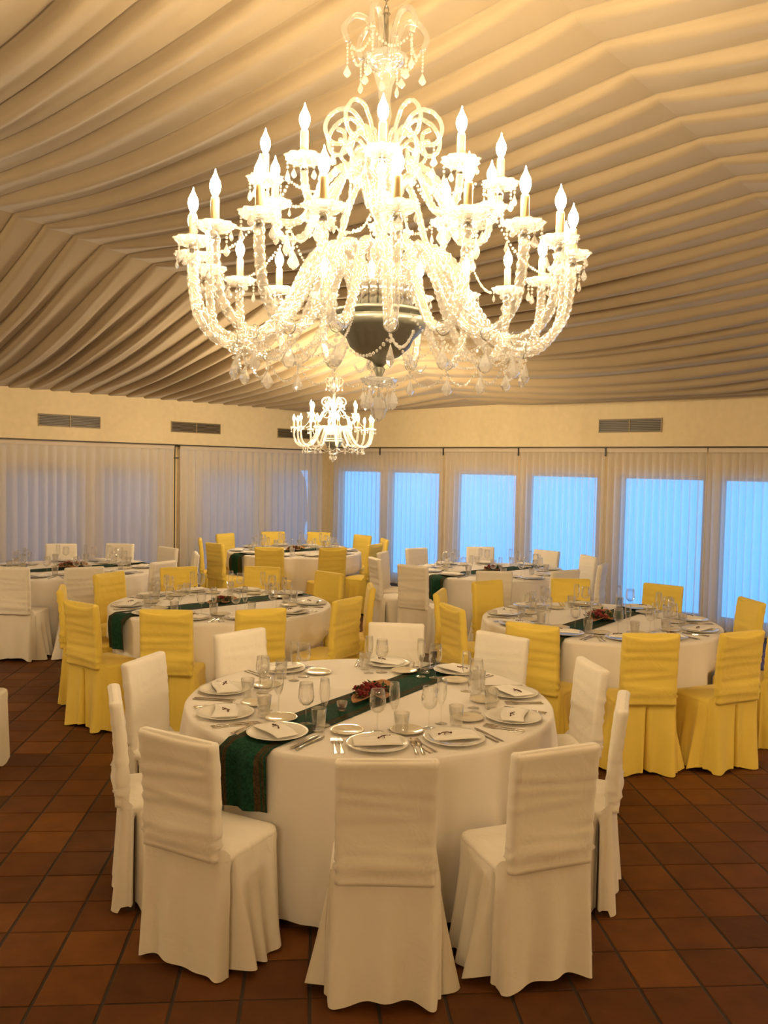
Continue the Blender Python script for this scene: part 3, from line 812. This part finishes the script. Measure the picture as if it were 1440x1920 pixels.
# ------------------------------------------------------------------ centrepieces of bark and dried flowers
def foliage(n, R, seed, h=.05):
    rd = random.Random(seed); V, F = [], []
    for _ in range(n):
        a = rd.uniform(0, 2*pi); r = R*sqrt(rd.random()); z = rd.uniform(.004, h)*(1-.6*(r/R)**2)+.004
        c = Vector((r*cos(a)*1.35, r*sin(a)*.75, z)); d = Vector((rd.uniform(-1, 1), rd.uniform(-1, 1), rd.uniform(.0, .9))).normalized()
        s = d.cross(Vector((0, 0, 1))).normalized()*.008; L = rd.uniform(.02, .045); m_ = c+d*L*.5+Vector((0, 0, .004)); n0 = len(V)
        V += [tuple(c), tuple(m_+s), tuple(c+d*L), tuple(m_-s)]; F.append((n0, n0+1, n0+2, n0+3))
    return mesh('foliage', V, F, False)
def bark_mesh(L, w, curl, seed):
    V, F = [], []; n, m = 16, 10
    for k in range(2):
        for i in range(n+1):
            t = i/n; ww = w*(sin(pi*t)**.6*.9+.1)*(1+.15*n1(t*6+seed))
            for j in range(m+1):
                a = (j/m-.5)*curl; R = ww/curl if curl > .1 else ww
                x = (t-.5)*L; y = R*sin(a)*2; z = .004+R*(1-cos(a))*2+.010*sin(pi*t)*n1(t*5+seed)+.012*abs(t-.5)**2*4
                V.append((x, y, z+(.004 if k else 0)))
    q = (n+1)*(m+1)
    for i in range(n):
        for j in range(m):
            a = i*(m+1)+j; F.append((a, a+1, a+m+2, a+m+1)); F.append((q+a, q+a+m+1, q+a+m+2, q+a+1))
    for i in range(n):
        a = i*(m+1); F.append((a, a+m+1, q+a+m+1, q+a)); a += m; F.append((a+m+1, a, q+a, q+a+m+1))
    for j in range(m): F.append((j+1, j, q+j, q+j+1)); a = n*(m+1)+j; F.append((a, a+1, q+a+1, q+a))
    return mesh('bark', V, F)
def flower_mesh():
    V, F = [], []
    rd = random.Random(5)
    for k in range(16):
        a = k*2.4; r = .018*sqrt(k/16); tilt = r/.018
        c = Vector((r*cos(a), r*sin(a), .014*(1-tilt*.5))); d = Vector((cos(a)*tilt, sin(a)*tilt, 1.1-tilt*.5)).normalized(); s = Vector((-sin(a), cos(a), 0))*.0075; n0 = len(V)
        V += [tuple(c-s*.5), tuple(c+s*.5), tuple(c+d*.013+s), tuple(c+d*.016), tuple(c+d*.013-s)]; F.append((n0, n0+1, n0+2, n0+3, n0+4))
    bead((0, 0, .008), .013, V, F)
    return mesh('flower', V, F, False)
flow_me = flower_mesh()
fol = [foliage(110, .10, i) for i in range(3)]
bk = [bark_mesh(.30, .05, 1.6, 1), bark_mesh(.20, .045, 2.4, 5), bark_mesh(.16, .05, 1.0, 9)]
CP = {'front': ('bark slices and dark red dried flowers', .0, 1.0, 14), 'left': ('curled brown bark with a few red flowers', .0, .8, 5), 'right': ('red and pink dried flowers over dark foliage', .0, 1.1, 18),
      'far': ('curled brown bark and dried leaves', .0, .9, 3), 'fr': ('brown and rust dried flowers with dark foliage', .0, .9, 10), 'fl': ('dusty pink dried flowers and bark', .0, 1.0, 14)}
for qi, key in enumerate(TAB):
    cx, cy, ra = TAB[key]; d, _, s, nf = CP[key]; rd = random.Random(qi+3)
    r = empty('centrepiece', (cx, cy, Z_T+.0075), (0, 0, radians(ra+2)), label='centrepiece of %s on the %s' % (d, TNAME[key]), category='centrepiece', group='table centrepieces')
    r.scale = (s, s, s)
    obj('foliage', fol[qi % 3], M_green, r, kind='stuff')
    obj('bark', bk[0], M_bark, r, (-.06, -.01, .002), (0, 0, .15)); obj('bark', bk[1], M_bark, r, (.11, .02, .012), (.5, 0, -.35)); obj('bark', bk[2], M_bark, r, (.0, -.05, .004), (.2, 0, .8))
    if key in ('left', 'far'): obj('bark', bk[1], M_bark, r, (-.02, .02, .03), (.9, .1, .4))
    for k in range(nf):
        a = rd.uniform(0, 2*pi); q = .085*sqrt(rd.random())
        obj('flower', flow_me, None, r, (q*1.3*cos(a)-.02, q*.7*sin(a), .022+.03*(1-q/.085)+rd.uniform(0, .012)), (rd.uniform(-.5, .5), rd.uniform(-.5, .5), rd.uniform(0, 6)))
        r.children[-1].scale = (1.15,)*3 
flow_me.materials.append(M_red)
fp = flow_me.copy(); fp.materials.clear(); fp.materials.append(M_pink)
for o in list(COL.objects):
    if o.name.startswith('flower') and (h1(len(o.name)+o.location.x*900) > .68 or (o.parent and 'dusty' in o.parent['label'])): o.data = fp
r = empty('votive_candle', (-.19, 4.24, Z_T+.0065), label='small glass votive candle holder on the green runner of the front table', category='candle holder')
V, F = lathe([(.0005, .0), (.020, .0), (.022, .004), (.027, .045), (.026, .045), (.020, .008), (.0005, .008)], 24); obj('glass_cup', mesh('cup', V, F), M_votive, r)
V, F = lathe([(.0005, .009), (.0175, .009), (.020, .030), (.0005, .030)], 20); obj('wax', mesh('wax', V, F), plain('dark_wax', (.30, .10, .06), .5), r)

# ------------------------------------------------------------------ chandeliers
def arm_mesh(path, r, seg=14, tw=230, amp=.17):
    P = catmull([(x, 0, z) for x, z in path], 26)
    V, F = tube(P, r, seg, twist=tw, lobes=4, amp=amp); return mesh('arm', V, F)
def bobeche_mesh(R):
    prof = [(.012, -.012), (.022, -.010), (R*.75, -.006), (R, .012), (R*.98, .016), (R*.7, .002), (.018, .004), (.012, .012)]
    V, F = lathe(prof, 40, wob=lambda i, a: 1+(.09*cos(10*a) if i in (3, 4) else .03*cos(10*a) if i in (2, 5) else 0)); return mesh('drip_pan', V, F)
sock_me = solid([(.0005, -.030), (.013, -.030), (.015, -.010), (.012, .0), (.0005, .0)], 14, 'socket')
sleeve_me = solid([(.0005, .0), (.0145, .0), (.015, .09), (.013, .098), (.0005, .098)], 14, 'candle_sleeve')
bulb_me = solid([(.0005, .0), (.007, .002), (.0155, .018), (.0195, .035), (.0170, .052), (.009, .068), (.004, .080), (.0015, .090), (.0005, .094)], 14, 'bulb')
bulb_me2 = bulb_me.copy()
def pend_mesh(n, w, h, br=.006):
    V, F = [], []
    for i in range(n): bead((0, 0, -br*2.3*(i+.5)), br, V, F)
    drop((0, 0, -br*2.3*n), w, h, V, F); return mesh('pendant', V, F, False)
pend_s, pend_m, pend_l = pend_mesh(1, .013, .036), pend_mesh(3, .016, .045), pend_mesh(2, .027, .080, .008)
def swag_mesh(p0, p1, sag, br=.0065, pitch=.016):
    p0, p1 = Vector(p0), Vector(p1); L = (p1-p0).length*1.0+sag*1.3; n = max(4, int(L/pitch)); V, F = [], []
    for i in range(n+1):
        t = i/n; p = p0.lerp(p1, t); p.z -= sag*4*t*(1-t); bead(p, br*(1.15 if i % 4 == 2 else .9), V, F)
    return mesh('bead_garland', V, F, False)
ring_me = mesh('hook_ring', *tube([(.026*cos(a*pi/8), 0, .026*sin(a*pi/8)) for a in range(17)], .0016, 5, cap=False))
def curl_mesh(path, r): 
    P = catmull([(x, 0, z) for x, z in path], 8); V, F = tube(P, r, 8, twist=120, lobes=3, amp=.1); return mesh('curled_arm', V, F)
def chandelier(x, y, z0, s, n1_, n2_, off1, off2, ztop, label, cs=1.0, detail=True):
    """z0: height of the lowest ball; s: overall scale; profile heights are those of the large one, ball at 2.25"""
    r = empty('chandelier', (x, y, z0), label=label, category='chandelier'); r.scale = (s, s, s)
    Z = lambda z: (3.1+(z-3.1)*.86 if z > 3.1 else 2.41-(2.41-z)*1.4 if z < 2.41 else z)-2.25
    # centre column
    V, F = lathe([(.0005, Z(2.62)), (.012, Z(2.62)), (.03, Z(2.70)), (.05, Z(2.78)), (.045, Z(2.86)), (.02, Z(2.92)), (.035, Z(2.98)), (.07, Z(3.04)), (.075, Z(3.08)), (.03, Z(3.12)), (.05, Z(3.18)), (.065, Z(3.24)), (.03, Z(3.30)), (.018, Z(3.36)),
                  (.03, Z(3.42)), (.022, Z(3.48)), (.03, Z(3.55)), (.045, Z(3.60)), (.02, Z(3.62)), (.0005, Z(3.62))], 24); obj('column', mesh('column', V, F), M_arm, r)
    V, F = lathe([(.0005, Z(2.58)), (.175, Z(2.585)), (.195, Z(2.600)), (.195, Z(2.612)), (.15, Z(2.622)), (.0005, Z(2.622))], 40); obj('hub_plate', mesh('hub_plate', V, F), M_hub, r)
    V, F = lathe([(.0005, Z(2.405)), (.02, Z(2.405)), (.03, Z(2.42)), (.075, Z(2.44)), (.115, Z(2.475)), (.13, Z(2.51)), (.175, Z(2.545)), (.19, Z(2.585)), (.0005, Z(2.59))], 96,
                 wob=lambda i, a: 1+(.035*abs(cos(12*a+(i % 2)*pi/2)) if 3 <= i <= 5 else 0)); obj('hub_bowl', mesh('hub_bowl', V, F), M_hub, r)
    V, F = lathe([(.0005, Z(2.345)), (.008, Z(2.35)), (.012, Z(2.375)), (.024, Z(2.395)), (.010, Z(2.41)), (.0005, Z(2.41))], 20); obj('finial', mesh('finial', V, F), M_hub, r)
    V, F = lathe([(.0005, Z(2.345)), (.05, Z(2.348)), (.072, Z(2.365)), (.070, Z(2.37)), (.045, Z(2.355)), (.0005, Z(2.352))], 32, wob=lambda i, a: 1+.05*cos(8*a)*(i in (2, 3))); obj('lower_dish', mesh('lower_dish', V, F), M_crys, r)
    for k in range(8):
        a = k*pi/4+.2; obj('pendant', pend_l if k % 2 else pend_m, M_crys, r, (.064*cos(a), .064*sin(a), Z(2.362)), (0, 0, a))
    V, F = lathe([(.0005, Z(2.245)), (.022, Z(2.255)), (.034, Z(2.285)), (.022, Z(2.315)), (.006, Z(2.325)), (.003, Z(2.345)), (.0005, Z(2.345))], 12); obj('crystal_ball', mesh('crystal_ball', V, F, False), M_crys, r)
    def candle(arm, cx_, cz_, Rb, k):
        bo = obj('drip_pan', Rb, M_crys, arm, (cx_, 0, cz_))
        obj('socket', sock_me, M_chrome, arm, (cx_, 0, cz_-.005))
        q = obj('candle_sleeve', sleeve_me, M_slv, arm, (cx_, 0, cz_+.006)); q.scale = (cs, cs, cs)
        q = obj('bulb', bulb_me if detail else bulb_me2, M_bulb if detail else M_bulb2, arm, (cx_, 0, cz_+.006+.099*cs)); q.scale = (cs, cs, cs)
        for j in range(5):
            a = 2*pi*j/5+.5*k; obj('pendant', pend_s if (j+k) % 2 else pend_m, M_crys, arm, (cx_+.060*cos(a), .060*sin(a), cz_+.004), (0, 0, a+pi/2))
    R1 = .737
    am = arm_mesh([(.105, Z(2.61)), (.125, Z(2.74)), (.19, Z(2.835)), (.28, Z(2.80)), (.37, Z(2.63)), (.48, Z(2.50)), (.61, Z(2.475)), (.705, Z(2.56)), (.735, Z(2.69)), (.737, Z(2.78))], .0175)
    bo1 = bobeche_mesh(.068)
    rec = solid([(.0005, 0), (.021, 0), (.021, .085), (.018, .09), (.0005, .09)], 14, 'receiver')
    d = 2*pi/n1_
    sw = swag_mesh((.56*1, 0, Z(2.44)), (.56*cos(d), .56*sin(d), Z(2.44)), .07)
    sw2 = swag_mesh((.18, 0, Z(2.59)), (.52*cos(d*.5), .52*sin(d*.5), Z(2.46)), .09)
    sw3 = swag_mesh((.44, 0, Z(3.02)), (.70*cos(d*.3), .70*sin(d*.3), Z(2.80)), .06)
    for k in range(n1_):
        a = off1+k*d
        arm = obj('arm', am, M_arm, r, (0, 0, 0), (0, 0, a))
        obj('receiver', rec, M_chrome, arm, (.105, 0, Z(2.62)))
        candle(arm, R1, Z(2.80), bo1, k)
        obj('hook_ring', ring_me, M_hub, arm, (.575, 0, Z(2.472)), (0, 0, pi/2))
        obj('pendant', pend_l, M_crys, arm, (.575, 0, Z(2.446)), (0, 0, .3*k))
        obj('bead_garland', sw, M_crys, r, (0, 0, 0), (0, 0, a))
        if k % 2 == 0: obj('bead_garland', sw2, M_crys, r, (0, 0, 0), (0, 0, a))
        if k % 2: obj('bead_garland', sw3, M_crys, r, (0, 0, 0), (0, 0, a))
    am2 = arm_mesh([(.055, Z(3.03)), (.09, Z(3.13)), (.16, Z(3.17)), (.24, Z(3.08)), (.32, Z(2.945)), (.41, Z(2.925)), (.455, Z(2.97)), (.466, Z(3.05))], .0135, 10)
    d = 2*pi/n2_
    sw = swag_mesh((.38, 0, Z(2.93)), (.38*cos(d), .38*sin(d), Z(2.93)), .10)
    sw2 = swag_mesh((.10, 0, Z(3.22)), (.42*cos(d*.5), .42*sin(d*.5), Z(3.04)), .08)
    for k in range(n2_):
        a = off2+k*d
        arm = obj('upper_arm', am2, M_arm, r, (0, 0, 0), (0, 0, a))
        candle(arm, .466, Z(3.065), bo1, k)
        obj('pendant', pend_l, M_crys, arm, (.38, 0, Z(2.915)), (0, 0, k))
        obj('bead_garland', sw, M_crys, r, (0, 0, 0), (0, 0, a)); obj('bead_garland', sw2, M_crys, r, (0, 0, 0), (0, 0, a))
    # middle spray of curled glass arms
    cm = curl_mesh([(.03, Z(3.18)), (.06, Z(3.30)), (.12, Z(3.415)), (.19, Z(3.415)), (.235, Z(3.345)), (.215, Z(3.275)), (.165, Z(3.275)), (.16, Z(3.32)), (.19, Z(3.335))], .0085)
    cm2 = curl_mesh([(.03, Z(3.16)), (.05, Z(3.24)), (.10, Z(3.31)), (.15, Z(3.29)), (.165, Z(3.23)), (.13, Z(3.20)), (.115, Z(3.235))], .007)
    for k in range(10):
        a = k*pi/5+.3; c = obj('curled_arm', cm, M_arm, r, (0, 0, 0), (0, 0, a)); obj('pendant', pend_m, M_crys, c, (.205, 0, Z(3.268)))
        obj('curled_arm', cm2, M_arm, r, (0, 0, 0), (0, 0, a+pi/10))
    # top crown
    V, F = lathe([(.0005, Z(3.615)), (.03, Z(3.62)), (.07, Z(3.645)), (.088, Z(3.675)), (.086, Z(3.68)), (.065, Z(3.655)), (.0005, Z(3.64))], 36, wob=lambda i, a: 1+.04*cos(12*a)*(i in (3, 4))); obj('top_dish', mesh('top_dish', V, F), M_arm, r)
    V, F = lathe([(.0005, Z(3.645)), (.035, Z(3.65)), (.04, Z(3.67)), (.012, Z(3.69)), (.010, Z(3.86)), (.018, Z(3.87)), (.0005, Z(3.88))], 16); obj('top_stem', mesh('top_stem', V, F), M_chrome, r)
    cm3 = curl_mesh([(.035, Z(3.66)), (.045, Z(3.75)), (.075, Z(3.835)), (.125, Z(3.845)), (.165, Z(3.79)), (.15, Z(3.73))], .012)
    sw = swag_mesh((.14, 0, Z(3.725)), (.14*cos(pi/3), .14*sin(pi/3), Z(3.725)), .05)
    for k in range(6):
        a = k*pi/3+.2; c = obj('curled_arm', cm3, M_arm, r, (0, 0, 0), (0, 0, a))
        obj('pendant', pend_mesh(6, .016, .05) if k == 0 else pm6, M_crys, c, (.15, 0, Z(3.725))); pm6 = c.children[0].data if k == 0 else pm6
        obj('bead_garland', sw, M_crys, r, (0, 0, 0), (0, 0, a)); obj('pendant', pend_m, M_crys, r, (.085*cos(a+.5), .085*sin(a+.5), Z(3.67)))
    # rod up to the beam
    V, F = [], []; zt = (ztop-z0)/s; z = Z(3.87); q = 0
    while z < zt:
        A_ = q % 2; pts = [((.009*cos(t*pi/4) if not A_ else 0), (.009*cos(t*pi/4) if A_ else 0), z+.014+.017*sin(t*pi/4)) for t in range(9)]
        tube(pts, .0028, 5, V, F, cap=False); z += .026; q += 1
    obj('chain', mesh('chain', V, F), M_chrome, r)
    return r
chandelier(-.03, 3.45, 2.25, 1.0, 20, 10, radians(-90+4), radians(-90), 4.36, 'large crystal chandelier with two tiers of lit candle bulbs in the foreground')
chandelier(-1.0, -2.3, 2.35, .85, 12, 6, radians(10), radians(-90), 4.35, 'unseen crystal chandelier added as fill light behind the photographer, outside the frame', detail=False)  # unseen fixture added to light the chair backs facing the camera
chandelier(-6.4, 5.0, 2.35, .68, 12, 6, radians(10), radians(-90), 4.3, 'unseen crystal chandelier added as fill light to the left, outside the frame', cs=1.25, detail=False)  # added out of view to brighten the left side of the room
chandelier(6.2, 3.6, 2.25, .68, 12, 6, radians(10), radians(-90), 3.6, 'unseen crystal chandelier added as fill light to the right, outside the frame', cs=1.25, detail=False)  # another unseen addition, evens out the room light from the right
chandelier(-.66, 10.95, 2.10, .68, 12, 6, radians(10), radians(-90), 3.68, 'small distant crystal chandelier with lit bulbs behind the large one', cs=1.25, detail=False)
